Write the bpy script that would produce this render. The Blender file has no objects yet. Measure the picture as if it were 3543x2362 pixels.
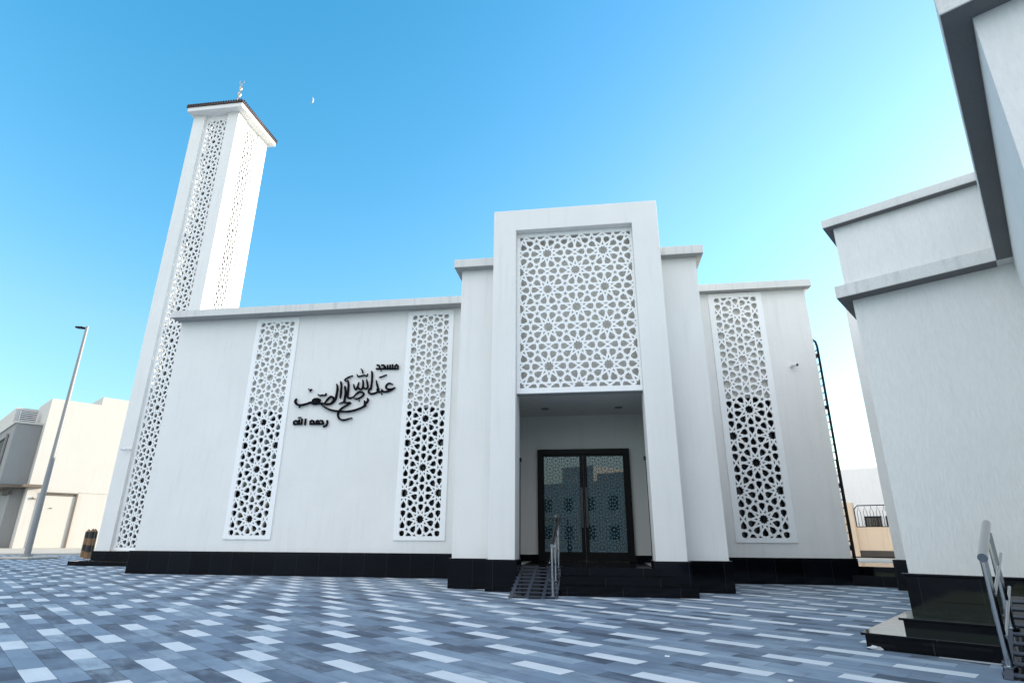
import bpy, math, random
from mathutils import Vector, Matrix
R = math.radians
random.seed(7)
K = 2.0 / 3.0                     # survey units -> metres
SC = bpy.context.scene
COL = SC.collection

# ------------------------------------------------------------------ camera
cam_d = bpy.data.cameras.new('camera')
cam = bpy.data.objects.new('camera', cam_d)
COL.objects.link(cam)
cam_d.sensor_width = 36.0
cam_d.lens = 36.0 * 1966.4 / 3543.0
cam_d.clip_start = 0.05
cam_d.clip_end = 6000
_pit, _rol, _yaw = R(19.0), R(0.311), R(8.218)
def _camvec(x, y, f):
    c, s = math.cos(_rol), math.sin(_rol); x, y = c*x - s*y, s*x + c*y
    c, s = math.cos(_pit), math.sin(_pit); f, y = c*f - s*y, s*f + c*y
    c, s = math.cos(_yaw), math.sin(_yaw)
    return Vector((c*x - s*f, s*x + c*f, y))
_m = Matrix((_camvec(1, 0, 0), _camvec(0, 1, 0), -_camvec(0, 0, 1))).transposed()
cam.matrix_world = Matrix.Translation((0, 0, 1.6*K)) @ _m.to_4x4()
SC.camera = cam

# ------------------------------------------------------------------ light
SUN_EL, SUN_AZ = R(13.0), R(33.0)          # azimuth measured from +X towards +Y
SV = SC.view_settings
SC.display_settings.display_device = 'sRGB'
SV.view_transform = 'Standard'; SV.look = 'None'; SV.gamma = 1.0; SV.use_curve_mapping = False
SV.exposure = 1.58
world = bpy.data.worlds.new('World'); SC.world = world
world.use_nodes = True
wn = world.node_tree.nodes; wl = world.node_tree.links
sky = wn.new('ShaderNodeTexSky'); sky.sky_type = 'NISHITA'
sky.sun_disc = False
sky.sun_elevation = SUN_EL
sky.sun_rotation = R(90) - SUN_AZ
sky.altitude = 0.0
sky.air_density = 1.6; sky.dust_density = 0.9; sky.ozone_density = 6.0
bg = wn['Background']
bg.inputs['Strength'].default_value = 0.15
# deeper blue away from the sun: red falls off faster than the model's where the sky is dark
sp_ = wn.new('ShaderNodeSeparateColor'); cb_ = wn.new('ShaderNodeCombineColor')
wl.new(sky.outputs['Color'], sp_.inputs[0])
def wmath(op, a, b):
    n = wn.new('ShaderNodeMath'); n.operation = op
    for i_, v_ in enumerate((a, b)):
        if isinstance(v_, bpy.types.NodeSocket): wl.new(v_, n.inputs[i_])
        else: n.inputs[i_].default_value = v_
    return n.outputs[0]
red_ = sp_.outputs[0]
fac_ = wmath('MINIMUM', wmath('POWER', wmath('DIVIDE', red_, 0.75), 0.95), 1.0)
wl.new(wmath('MULTIPLY', red_, fac_), cb_.inputs[0])
wl.new(wmath('MULTIPLY', sp_.outputs[1], 1.035), cb_.inputs[1]); wl.new(wmath('MULTIPLY', sp_.outputs[2], 0.96), cb_.inputs[2])
# added bright veil behind the viewer and overhead: fill light for the shade
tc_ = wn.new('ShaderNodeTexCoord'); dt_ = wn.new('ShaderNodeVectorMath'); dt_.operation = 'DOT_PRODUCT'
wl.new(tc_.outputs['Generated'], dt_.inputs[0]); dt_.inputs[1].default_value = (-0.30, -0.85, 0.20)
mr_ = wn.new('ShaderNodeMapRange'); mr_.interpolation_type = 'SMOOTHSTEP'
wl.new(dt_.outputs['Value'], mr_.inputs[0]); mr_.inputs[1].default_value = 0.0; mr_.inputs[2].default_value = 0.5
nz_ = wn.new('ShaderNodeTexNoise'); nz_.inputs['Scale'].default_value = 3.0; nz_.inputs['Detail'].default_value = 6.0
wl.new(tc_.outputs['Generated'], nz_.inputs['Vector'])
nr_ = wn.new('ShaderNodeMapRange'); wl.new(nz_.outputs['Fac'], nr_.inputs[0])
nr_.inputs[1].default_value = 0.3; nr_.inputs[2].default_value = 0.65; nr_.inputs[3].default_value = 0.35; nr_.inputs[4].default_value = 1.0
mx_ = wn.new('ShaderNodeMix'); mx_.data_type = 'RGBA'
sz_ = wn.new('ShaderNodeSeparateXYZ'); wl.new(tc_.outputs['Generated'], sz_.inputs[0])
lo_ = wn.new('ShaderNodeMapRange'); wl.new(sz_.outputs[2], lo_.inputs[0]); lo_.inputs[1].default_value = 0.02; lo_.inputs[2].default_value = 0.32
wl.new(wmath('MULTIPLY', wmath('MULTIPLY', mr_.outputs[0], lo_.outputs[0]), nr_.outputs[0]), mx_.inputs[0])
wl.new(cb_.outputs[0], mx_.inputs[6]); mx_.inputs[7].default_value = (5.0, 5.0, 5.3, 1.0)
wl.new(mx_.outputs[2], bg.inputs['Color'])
sun_d = bpy.data.lights.new('sun', 'SUN'); sun_d.energy = 2.4; sun_d.angle = R(0.53)
sun_d.color = (1.0, 0.90, 0.76)
sun = bpy.data.objects.new('sun', sun_d); COL.objects.link(sun)
SUNV = Vector((math.cos(SUN_AZ)*math.cos(SUN_EL), math.sin(SUN_AZ)*math.cos(SUN_EL), math.sin(SUN_EL)))
sun.rotation_euler = SUNV.to_track_quat('Z', 'Y').to_euler()
sun.location = SUNV * 100
SC.cycles.max_bounces = 10
SC.cycles.diffuse_bounces = 5

# ------------------------------------------------------------------ materials
class NT:
    def __init__(s, name):
        s.m = bpy.data.materials.new(name); s.m.use_nodes = True
        s.n = s.m.node_tree.nodes; s.l = s.m.node_tree.links
        s.b = s.n['Principled BSDF']
    def add(s, t, **kw):
        n = s.n.new(t)
        for k, v in kw.items(): setattr(n, k, v)
        return n
    def put(s, sock, v):
        if hasattr(v, 'links') or isinstance(v, bpy.types.NodeSocket): s.l.new(v, sock)
        else: sock.default_value = v
    def math(s, op, a, b=0.0, c=0.0):
        n = s.add('ShaderNodeMath', operation=op)
        s.put(n.inputs[0], a); s.put(n.inputs[1], b); s.put(n.inputs[2], c)
        return n.outputs[0]
    def mix(s, f, a, b, blend='MIX'):
        n = s.add('ShaderNodeMix', data_type='RGBA', blend_type=blend)
        s.put(n.inputs[0], f); s.put(n.inputs[6], a); s.put(n.inputs[7], b)
        return n.outputs[2]
    def noise(s, vec, scale, detail=4, rough=0.6):
        n = s.add('ShaderNodeTexNoise'); s.l.new(vec, n.inputs['Vector'])
        n.inputs['Scale'].default_value = scale; n.inputs['Detail'].default_value = detail
        n.inputs['Roughness'].default_value = rough
        return n.outputs['Fac']
    def obj(s, scale=(1, 1, 1)):
        t = s.add('ShaderNodeTexCoord'); mp = s.add('ShaderNodeMapping')
        mp.inputs['Scale'].default_value = scale
        s.l.new(t.outputs['Object'], mp.inputs['Vector'])
        return mp.outputs['Vector']
    def ramp(s, f, lo, hi, a=0.0, b=1.0):
        n = s.add('ShaderNodeMapRange'); s.put(n.inputs[0], f)
        n.inputs[1].default_value = lo; n.inputs[2].default_value = hi
        n.inputs[3].default_value = a; n.inputs[4].default_value = b
        return n.outputs[0]
    def bump(s, h, strength, dist=0.01):
        n = s.add('ShaderNodeBump'); s.put(n.inputs['Height'], h)
        n.inputs['Strength'].default_value = strength; n.inputs['Distance'].default_value = dist
        s.l.new(n.outputs[0], s.b.inputs['Normal'])
    def base(s, c): s.put(s.b.inputs['Base Color'], c)
    def rough(s, v): s.put(s.b.inputs['Roughness'], v)

def c4(*c): return (c[0], c[1], c[2], 1.0)

def stucco(name, col, drag=(1, 1, 1), scale=55, strength=0.35, var=0.06, streak=0.05, dist=0.006, grain=0.09):
    t = NT(name)
    v = t.obj(drag)
    g = t.noise(v, scale, 5, 0.65)
    big = t.noise(t.obj(), 0.9, 4, 0.6)
    st = t.noise(t.obj((3.0, 3.0, 0.22)), 2.2, 4, 0.6)
    c = t.mix(t.ramp(big, 0.3, 0.7), c4(*[x*(1-var) for x in col]), c4(*col))
    c = t.mix(t.ramp(st, 0.52, 0.8, 0.0, 1.0), c, c4(*[x*(1-streak*2.2) for x in col]))
    gm = t.ramp(g, 0.32, 0.68, 1.0 - grain, 1.0 + grain*.5)
    vm = t.add('ShaderNodeVectorMath', operation='SCALE'); t.l.new(c, vm.inputs[0]); t.put(vm.inputs['Scale'], gm)
    t.base(vm.outputs[0]); t.rough(0.85)
    t.b.inputs['Specular IOR Level'].default_value = 0.25
    t.bump(g, strength, dist)
    return t.m

def plain(name, col, rough=0.6, metal=0.0, spec=0.5, var=0.0):
    t = NT(name)
    if var:
        n = t.noise(t.obj(), 6.0, 4, 0.6)
        t.base(t.mix(n, c4(*[x*(1-var) for x in col]), c4(*[x*(1+var*0.5) for x in col])))
    else:
        t.base(c4(*col))
    t.rough(rough); t.b.inputs['Metallic'].default_value = metal
    t.b.inputs['Specular IOR Level'].default_value = spec
    return t.m

def granite(name, slab=1.0):
    t = NT(name)
    v = t.obj()
    sp = t.noise(v, 180, 3, 0.7)
    sep = t.add('ShaderNodeSeparateXYZ'); t.l.new(v, sep.inputs[0])
    a = t.math('ADD', sep.outputs[0], t.math('MULTIPLY', sep.outputs[1], 1.0))
    q = t.math('DIVIDE', a, slab*K)
    f = t.math('FRACT', q)
    jt = t.math('LESS_THAN', f, 0.008)
    wn_ = t.add('ShaderNodeTexWhiteNoise', noise_dimensions='1D'); t.put(wn_.inputs['W'], t.math('FLOOR', q))
    tone = t.ramp(wn_.outputs['Value'], 0, 1, 0.6, 1.5)
    c = t.mix(t.ramp(sp, 0.55, 0.75), c4(.0025, .003, .0045), c4(.009, .010, .014))
    vm = t.add('ShaderNodeVectorMath', operation='SCALE'); t.l.new(c, vm.inputs[0]); t.put(vm.inputs['Scale'], tone)
    c = t.mix(jt, vm.outputs[0], c4(.028, .028, .03))
    t.base(c)
    big = t.noise(v, 3.0, 4, 0.6)
    t.rough(t.ramp(big, 0.3, 0.75, 0.05, 0.14)); t.b.inputs['Specular IOR Level'].default_value = 0.22
    t.bump(t.noise(v, 2.0, 2, 0.5), 0.02, 0.02)
    return t.m

def paving():
    t = NT('block_paving')
    tc = t.add('ShaderNodeTexCoord')
    sep = t.add('ShaderNodeSeparateXYZ'); t.l.new(tc.outputs['Object'], sep.inputs[0])
    u = t.math('DIVIDE', sep.outputs[0], K); v = t.math('DIVIDE', sep.outputs[1], K)
    vr = t.math('DIVIDE', t.math('SUBTRACT', v, 0.02), 0.3)
    row = t.math('FLOOR', vr)
    us = t.math('DIVIDE', t.math('ADD', t.math('SUBTRACT', u, t.math('MULTIPLY', row, 0.3)), -0.42), 0.9)
    col = t.math('FLOOR', us)
    fu = t.math('FRACT', us); fv = t.math('FRACT', vr)
    even = t.math('LESS_THAN', t.math('FLOORED_MODULO', row, 2.0), 0.5)
    ph = t.math('FLOORED_MODULO', t.math('ADD', col, row), 3.0)
    white = t.math('MULTIPLY', even, t.math('LESS_THAN', ph, 0.5))
    darkp = t.math('MULTIPLY', t.math('SUBTRACT', 1.0, even), t.math('GREATER_THAN', ph, 1.5))
    cv = t.add('ShaderNodeCombineXYZ'); t.put(cv.inputs[0], col); t.put(cv.inputs[1], row)
    wn1 = t.add('ShaderNodeTexWhiteNoise', noise_dimensions='2D'); t.l.new(cv.outputs[0], wn1.inputs['Vector'])
    r1 = wn1.outputs['Value']
    sp2 = t.add('ShaderNodeSeparateColor'); t.l.new(wn1.outputs['Color'], sp2.inputs[0])
    r2, r3 = sp2.outputs[1], sp2.outputs[2]
    vec = tc.outputs['Object']
    mp = t.add('ShaderNodeMapping'); mp.inputs['Scale'].default_value = (1.9, 5.0, 1); t.l.new(vec, mp.inputs['Vector'])
    adm = t.add('ShaderNodeVectorMath', operation='ADD'); t.l.new(mp.outputs[0], adm.inputs[0])
    scm = t.add('ShaderNodeVectorMath', operation='SCALE'); t.l.new(cv.outputs[0], scm.inputs[0]); scm.inputs['Scale'].default_value = 3.7
    t.l.new(scm.outputs[0], adm.inputs[1])
    swirl = t.noise(adm.outputs[0], 1.5, 5, 0.62)       # marbling inside each block
    stain = t.noise(vec, 0.55, 5, 0.6)                  # dusty patches over the plaza
    grain = t.noise(vec, 160, 3, 0.7)
    g_lo, g_mid, g_hi = c4(.095, .128, .175), c4(.190, .252, .325), c4(.37, .445, .50)
    tone = t.math('ADD', t.math('MULTIPLY', r1, 0.85), t.math('MULTIPLY', t.ramp(swirl, 0.36, 0.64), 0.40))
    c = t.mix(t.ramp(tone, 0.12, 1.0), g_lo, g_mid)
    c = t.mix(t.math('MULTIPLY', t.ramp(r2, 0.70, 1.0), t.ramp(swirl, 0.38, 0.60, 0.35, 0.9)), c, g_hi)
    dk = t.math('MAXIMUM', t.math('MULTIPLY', darkp, t.math('GREATER_THAN', r3, 0.25)), t.math('GREATER_THAN', r3, 0.94))
    c = t.mix(t.math('MULTIPLY', dk, t.ramp(swirl, 0.35, 0.72, 0.92, 0.35)), c, c4(.042, .054, .080))
    c = t.mix(t.math('MULTIPLY', t.math('MULTIPLY', t.ramp(stain, 0.48, 0.70), t.ramp(swirl, 0.36, 0.56)), 0.45), c, g_hi)
    wc = t.mix(t.ramp(swirl, 0.3, 0.7), c4(.55, .58, .60), c4(.66, .685, .70))
    wc = t.mix(t.math('MULTIPLY', t.ramp(stain, 0.4, 0.62), 0.3), wc, c4(.50, .54, .58))
    c = t.mix(white, c, wc)
    eu = t.math('MULTIPLY', t.math('MINIMUM', fu, t.math('SUBTRACT', 1.0, fu)), 0.9*K)
    ev = t.math('MULTIPLY', t.math('MINIMUM', fv, t.math('SUBTRACT', 1.0, fv)), 0.3*K)
    ed = t.math('MINIMUM', eu, ev)
    joint = t.math('LESS_THAN', ed, 0.0026)
    c = t.mix(t.math('MULTIPLY', joint, 0.75), c, c4(.05, .055, .065))
    gm = t.ramp(grain, 0.3, 0.7, 0.9, 1.1)
    vm = t.add('ShaderNodeVectorMath', operation='SCALE'); t.l.new(c, vm.inputs[0]); t.put(vm.inputs['Scale'], gm)
    t.base(vm.outputs[0])
    t.rough(t.ramp(swirl, 0.3, 0.7, 0.62, 0.8))
    t.b.inputs['Specular IOR Level'].default_value = 0.35
    h = t.math('ADD', t.ramp(ed, 0.0, 0.006), t.math('MULTIPLY', grain, 0.25))
    h = t.math('ADD', h, t.math('MULTIPLY', r1, 0.6))
    t.bump(h, 0.30, 0.004)
    return t.m

M = {}
M['stucco'] = stucco('white_stucco', (.80, .785, .755), streak=.045, var=.05)
M['stucco_rough'] = stucco('dragged_white_stucco', (.77, .755, .725), drag=(1, 1, .22), scale=34, strength=0.55, var=.05, streak=.03, dist=.016, grain=.05)
M['trim'] = stucco('cornice_render', (.70, .685, .655), scale=40, strength=.3, streak=.12)
M['soffit_dark'] = stucco('dark_soffit_render', (.17, .168, .165), scale=40, strength=.4, streak=.0)  # darker grey for the annexe undersides
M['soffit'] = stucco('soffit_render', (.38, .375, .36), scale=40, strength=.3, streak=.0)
M['screen'] = plain('white_grc_screen', (.86, .855, .84), .6, 0, .3, .03)
M['shaft_inside'] = stucco('dark_shaft_render', (.27, .26, .24))  # lining darkened in colour so the lattice holes read as shaded
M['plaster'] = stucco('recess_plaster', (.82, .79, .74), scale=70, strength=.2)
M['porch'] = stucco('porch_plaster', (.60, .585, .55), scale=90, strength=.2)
M['granite'] = granite('black_granite', 1.0)
M['granite_step'] = granite('black_granite_steps', 1.6)
M['paving'] = paving()
M['bronze'] = plain('dark_bronze_frame', (.004, .0035, .004), .4, 0.0, .12)
M['black'] = plain('black_acrylic', (.010, .010, .014), .35, 0, .5)
M['letter'] = plain('black_letters', (.005, .005, .008), .8, 0, .08)
M['steel'] = plain('stainless_steel', (.42, .42, .43), .14, 1.0, .5)
M['galv'] = plain('galvanised_steel', (.55, .56, .58), .45, .6, .5, .1)
M['grid'] = plain('painted_steel_strips', (.05, .06, .085), .45, .3, .5, .2)
M['pole'] = plain('grey_lamp_pole', (.27, .265, .265), .5, .2, .5, .08)
M['iron'] = plain('dark_wrought_iron', (.012, .013, .015), .6, .1, .15)
M['roof'] = plain('brown_roof_tile', (.055, .03, .028), .6, 0, .4, .2)
M['camera_white'] = plain('camera_housing', (.7, .7, .7), .4)
M['paper'] = plain('crumpled_paper', (.85, .85, .85), .7)
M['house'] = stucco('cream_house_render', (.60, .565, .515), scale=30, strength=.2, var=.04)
M['house_shade'] = stucco('shaded_house_render', (.30, .295, .285), scale=30, strength=.2)  # house render darkened: shade on the bay and side put into the colour
M['house_dark'] = plain('dark_recess', (.05, .045, .04), .7)
M['house_brown'] = plain('brown_trim', (.16, .12, .09), .6)
M['gate'] = plain('cream_metal_gate', (.575, .54, .48), .5, 0, .4, .03)
M['beige'] = stucco('beige_wall_render', (.70, .56, .43), scale=30, strength=.3, var=.05, streak=.08)
M['far_white'] = stucco('far_white_render', (.74, .73, .72), scale=20, strength=.1)
M['concrete'] = stucco('pale_concrete', (.50, .46, .40), scale=25, strength=.3, var=.15, streak=0)
M['sand'] = stucco('sandy_ground', (.52, .47, .40), scale=12, strength=.3, var=.2, streak=0)
M['yellow'] = plain('bollard_yellow', (.24, .125, .055), .5, 0, .4, .2)
M['bol_black'] = plain('bollard_black', (.025, .02, .018), .5, 0, .4)
M['moon'] = plain('moon_rock', (.50, .56, .60), 1.0, 0, 0)
t = NT('window_glass_dark'); t.base(c4(.012, .012, .014)); t.rough(.06); t.b.inputs['Specular IOR Level'].default_value = .6; M['glass'] = t.m
t = NT('tinted_door_glass'); t.base(c4(.006, .022, .032)); t.rough(.015); t.b.inputs['IOR'].default_value = 1.8; M['door_glass'] = t.m
t = NT('frosted_film'); t.base(c4(.10, .20, .235)); t.rough(.4); t.b.inputs['Specular IOR Level'].default_value = .2; M['film'] = t.m
t = NT('finial_metal'); t.base(c4(.42, .36, .28)); t.rough(.3); t.b.inputs['Metallic'].default_value = 1.0; M['finial'] = t.m
t = NT('led_lens'); t.base(c4(.05, .05, .05)); t.rough(.3); M['lens'] = t.m

# ------------------------------------------------------------------ builders
A2 = R(-34.263)                       # street grid: the annexe and houses are turned against the mosque
class Frame:                          # a thing's base: empty + the survey coordinates it stands at
    def __init__(s, o, base, rot): s.o, s.base, s.rot = o, Vector(base), rot

def tag(o, label, cat, group=None, kind=None):
    if label: o['label'] = label
    if cat: o['category'] = cat
    if group: o['group'] = group
    if kind: o['kind'] = kind
    return o

def rotz(v, a):
    c, s = math.cos(a), math.sin(a)
    return Vector((c*v[0] - s*v[1], s*v[0] + c*v[1], v[2] if len(v) > 2 else 0.0))

def thing(name, label, cat, base, rot=0.0, group=None):
    o = bpy.data.objects.new(name, None); COL.objects.link(o)
    o.empty_display_size = 0.3
    base = rng(base)
    o.location = rotz(base, rot) * K; o.rotation_euler = (0, 0, rot)
    tag(o, label, cat, group)
    return Frame(o, base, rot)

G = None                              # range correction for the cream house (survey units)
def rng(v):
    return Vector(v) if not G else Vector((v[0]*G, v[1]*G, (v[2]-1.6)*G + 1.6))

class MB:
    def __init__(s): s.v, s.f = [], []
    def face(s, pts):
        b = len(s.v); s.v += [tuple(p) for p in pts]; s.f.append(tuple(range(b, b+len(pts))))
    def box(s, x0, x1, y0, y1, z0, z1):
        b = len(s.v)
        s.v += [(x0,y0,z0),(x1,y0,z0),(x1,y1,z0),(x0,y1,z0),(x0,y0,z1),(x1,y0,z1),(x1,y1,z1),(x0,y1,z1)]
        s.f += [tuple(b+i for i in q) for q in ((3,2,1,0),(4,5,6,7),(0,1,5,4),(1,2,6,5),(2,3,7,6),(3,0,4,7))]
        return s
    def prism(s, poly, d):                 # closed outline (3D points, ccw seen against d) swept along d
        d = Vector(d); b = len(s.v); n = len(poly)
        s.v += [tuple(p) for p in poly] + [tuple(Vector(p)+d) for p in poly]
        s.f.append(tuple(range(b, b+n))); s.f.append(tuple(range(b+2*n-1, b+n-1, -1)))
        for i in range(n):
            j = (i+1) % n; s.f.append((b+j, b+i, b+n+i, b+n+j))
        return s
    def tube(s, path, r, n=12, caps=True):
        path = [Vector(p) for p in path]; rs = r if isinstance(r, (list, tuple)) else [r]*len(path)
        b = len(s.v); up = None
        for i, p in enumerate(path):
            d = (path[min(i+1, len(path)-1)] - path[max(i-1, 0)]).normalized()
            if up is None:
                up = Vector((0, 0, 1)) if abs(d.z) < 0.9 else Vector((1, 0, 0))
            x = d.cross(up).normalized(); up = x.cross(d).normalized()
            for k in range(n):
                a = 2*math.pi*k/n
                s.v.append(tuple(p + (x*math.cos(a) + up*math.sin(a))*rs[i]))
        for i in range(len(path)-1):
            for k in range(n):
                q = (k+1) % n
                s.f.append((b+i*n+k, b+i*n+q, b+(i+1)*n+q, b+(i+1)*n+k))
        if caps:
            s.f.append(tuple(b+k for k in range(n-1, -1, -1)))
            e = b+(len(path)-1)*n; s.f.append(tuple(e+k for k in range(n)))
        return s
    def wall_y(s, x0, x1, z0, z1, y, depth, holes):   # front skin facing -Y with rectangular openings and reveals
        xs = sorted({x0, x1} | {h[0] for h in holes} | {h[1] for h in holes})
        zs = sorted({z0, z1} | {h[2] for h in holes} | {h[3] for h in holes})
        for i in range(len(xs)-1):
            for j in range(len(zs)-1):
                cx, cz = (xs[i]+xs[i+1])/2, (zs[j]+zs[j+1])/2
                if any(h[0] < cx < h[1] and h[2] < cz < h[3] for h in holes): continue
                s.face([(xs[i],y,zs[j]),(xs[i+1],y,zs[j]),(xs[i+1],y,zs[j+1]),(xs[i],y,zs[j+1])])
        for a, b_, c, d in holes:
            s.face([(a,y,c),(a,y,d),(a,y+depth,d),(a,y+depth,c)])
            s.face([(b_,y,d),(b_,y,c),(b_,y+depth,c),(b_,y+depth,d)])
            s.face([(a,y,d),(b_,y,d),(b_,y+depth,d),(a,y+depth,d)])
            s.face([(b_,y,c),(a,y,c),(a,y+depth,c),(b_,y+depth,c)])
            s.face([(a,y+depth,c),(b_,y+depth,c),(b_,y+depth,d),(a,y+depth,d)])
        # ends, top
        s.face([(x0,y+depth,z0),(x0,y,z0),(x0,y,z1),(x0,y+depth,z1)])
        s.face([(x1,y,z0),(x1,y+depth,z0),(x1,y+depth,z1),(x1,y,z1)])
        s.face([(x0,y,z1),(x1,y,z1),(x1,y+depth,z1),(x0,y+depth,z1)])
        return s
    def build(s, name, mat, parent=None, smooth=False, bevel=0.0, off=(0, 0, 0), dup_ok=False):
        me = bpy.data.meshes.new(name)
        bs = parent.base if isinstance(parent, Frame) else Vector((0, 0, 0))
        sh = Vector(off) - bs
        me.from_pydata([tuple((rng(v)+sh)*K) for v in s.v], [], s.f)
        me.materials.append(M[mat])
        if smooth:
            for p in me.polygons: p.use_smooth = True
            try: me.set_sharp_from_angle(angle=R(40))
            except Exception: pass
        o = bpy.data.objects.new(name, me); COL.objects.link(o)
        if isinstance(parent, Frame): o.parent = parent.o
        elif parent is not None: o.parent = parent
        if bevel:
            md = o.modifiers.new('bevel', 'BEVEL'); md.width = bevel*K; md.segments = 2; md.limit_method = 'ANGLE'
        me.update()
        return o

def subpart(o, frame_part):           # hang o (built in its thing's coordinates) under another part
    o.parent = frame_part
    return o

# ------------------------------------------------------------------ ten-fold star screens
C36 = [(math.cos(R(36*k)), math.sin(R(36*k))) for k in range(10)]
def polar(r, deg): return (r*math.cos(R(deg)), r*math.sin(R(deg)))
RHO = math.tan(R(18)); VR = 1/math.cos(R(18)); R2 = VR - RHO
DD = R2*math.sin(R(18)); CR = DD/math.sin(R(36)); NR = DD/math.sin(R(54))
IX = 1 - DD*math.tan(R(18))
def add2(a, b): return (a[0]+b[0], a[1]+b[1])

def star_cells(n, m):
    """polygons of the decagonal strapwork, rosette centres on a 72 degree rhombic lattice (R = 1)"""
    hx, hy = 2*math.cos(R(36)), 2*math.sin(R(36))
    cells = []
    for i in range(-n, n+1):
        for j in range(-m, m+1):
            if (i+j) % 2: continue
            O = (i*hx, j*hy)
            cells.append([add2(O, polar(CR if q % 2 == 0 else NR, 18*q)) for q in range(20)])
            for k in range(10):
                a = 36*k
                cells.append([add2(O, p) for p in (polar(NR, a+18), polar(CR, a), polar(R2, a+18), polar(CR, a+36))])
                ir, ia = math.hypot(IX, DD), math.degrees(math.atan2(DD, IX))
                cells.append([add2(O, p) for p in (polar(CR, a), polar(R2, a-18), polar(ir, a-ia), polar(1, a), polar(ir, a+ia), polar(R2, a+18))])
            # five-pointed stars (each shared vertex once: the right-hand ones and the 126/234 ones by symmetry)
            for va in (18, 342, 54, 306):
                V = add2(O, polar(VR, va))
                cells.append([add2(V, polar(RHO if q % 2 == 0 else RHO*0.381966, va+180+36*q)) for q in range(10)])
            # waist of the bow-tie above this rosette
            X = add2(O, (0, hy))
            M72, M108 = add2(O, polar(1, 72)), add2(O, polar(1, 108))
            T72, T108 = add2(O, add2((0, 2*hy), polar(1, 288))), add2(O, add2((0, 2*hy), polar(1, 252)))
            cells.append([X, M108, M72]); cells.append([X, T72, T108])
            for sgn in (1, -1):
                ml, tl = (M72, T72) if sgn > 0 else (M108, T108)
                side = add2(O, (sgn*(hx-1), hy))             # edge midpoint of the neighbouring rosette
                vb = add2(O, polar(VR, 54 if sgn > 0 else 126)); vt = add2(O, add2((0, 2*hy), polar(VR, 306 if sgn > 0 else 234)))
                ib = add2(vb, polar(RHO*0.381966, 126 if sgn > 0 else 54)); it = add2(vt, polar(RHO*0.381966, 234 if sgn > 0 else 306))
                cell = [X, ml, ib, side, it, tl]
                cells.append(cell if sgn > 0 else cell[::-1])
    out, seen = [], set()
    for c in cells:
        A = sum(c[i][0]*c[(i+1) % len(c)][1] - c[(i+1) % len(c)][0]*c[i][1] for i in range(len(c)))
        if A < 0: c = c[::-1]
        cx = sum(p[0] for p in c)/len(c); cy = sum(p[1] for p in c)/len(c)
        key = (round(cx*50), round(cy*50))
        if key in seen: continue
        seen.add(key); out.append(c)
    return out

def inset(poly, h):
    n = len(poly); res = []
    for i in range(n):
        p0, p1, p2 = Vector(poly[i-1]), Vector(poly[i]), Vector(poly[(i+1) % n])
        d1, d2 = (p1-p0).normalized(), (p2-p1).normalized()
        n1, n2 = Vector((-d1.y, d1.x)), Vector((-d2.y, d2.x))
        den = d1.x*d2.y - d1.y*d2.x
        if abs(den) < 1e-6: q = p1 + n1*h
        else:
            a, b = p0 + n1*h, p1 + n2*h
            tt = ((b.x-a.x)*d2.y - (b.y-a.y)*d2.x)/den
            q = a + d1*tt
        res.append(q)
    for i in range(n):                    # collapsed?
        e0 = Vector(poly[(i+1) % n]) - Vector(poly[i]); e1 = res[(i+1) % n] - res[i]
        if e0.dot(e1) <= 0: return None
    return [(q.x, q.y) for q in res]

def clip(poly, x0, x1, y0, y1):
    def cut(p, ins, itx):
        o = []
        for i in range(len(p)):
            a, b = p[i-1], p[i]
            if ins(b):
                if not ins(a): o.append(itx(a, b))
                o.append(b)
            elif ins(a): o.append(itx(a, b))
        return o
    def ix(v): return lambda a, b: (v, a[1]+(b[1]-a[1])*(v-a[0])/(b[0]-a[0]))
    def iy(v): return lambda a, b: (a[0]+(b[0]-a[0])*(v-a[1])/(b[1]-a[1]), v)
    for ins, it in ((lambda q: q[0] >= x0, ix(x0)), (lambda q: q[0] <= x1, ix(x1)), (lambda q: q[1] >= y0, iy(y0)), (lambda q: q[1] <= y1, iy(y1))):
        if len(poly) < 3: return []
        poly = cut(poly, ins, it)
    return poly

def holes_for(win, centre, sx, sy, swap, h=0.052):
    """hole polygons inside a window rectangle, survey units; swap turns the lattice by 90 degrees"""
    x0, x1, y0, y1 = win
    a, b = (sy, sx) if swap else (sx, sy)
    w = max(abs(x0-centre[0]), abs(x1-centre[0])); hh = max(abs(y0-centre[1]), abs(y1-centre[1]))
    if swap: w, hh = hh, w
    n = int(w/a/1.618)+2; m = int(hh/b/1.1756)+2
    res = []
    for c in star_cells(n, m):
        q = inset(c, h)
        if not q: continue
        if swap: q = [(p[1], p[0]) for p in q][::-1]
        ax, ay = (b, a) if swap else (a, b)
        q = [(centre[0]+p[0]*ax, centre[1]+p[1]*ay) for p in q]
        q = clip(q, x0, x1, y0, y1)
        if len(q) < 3: continue
        r = []
        for p in q:
            if not r or math.dist(p, r[-1]) > 1e-4: r.append(p)
        if len(r) > 2 and math.dist(r[0], r[-1]) < 1e-4: r.pop()
        if len(r) < 3: continue
        A = sum(r[i][0]*r[(i+1) % len(r)][1] - r[(i+1) % len(r)][0]*r[i][1] for i in range(len(r)))/2
        if abs(A) < 0.0006: continue
        r = [p for i, p in enumerate(r)]
        res.append(r)
    return res

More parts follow.
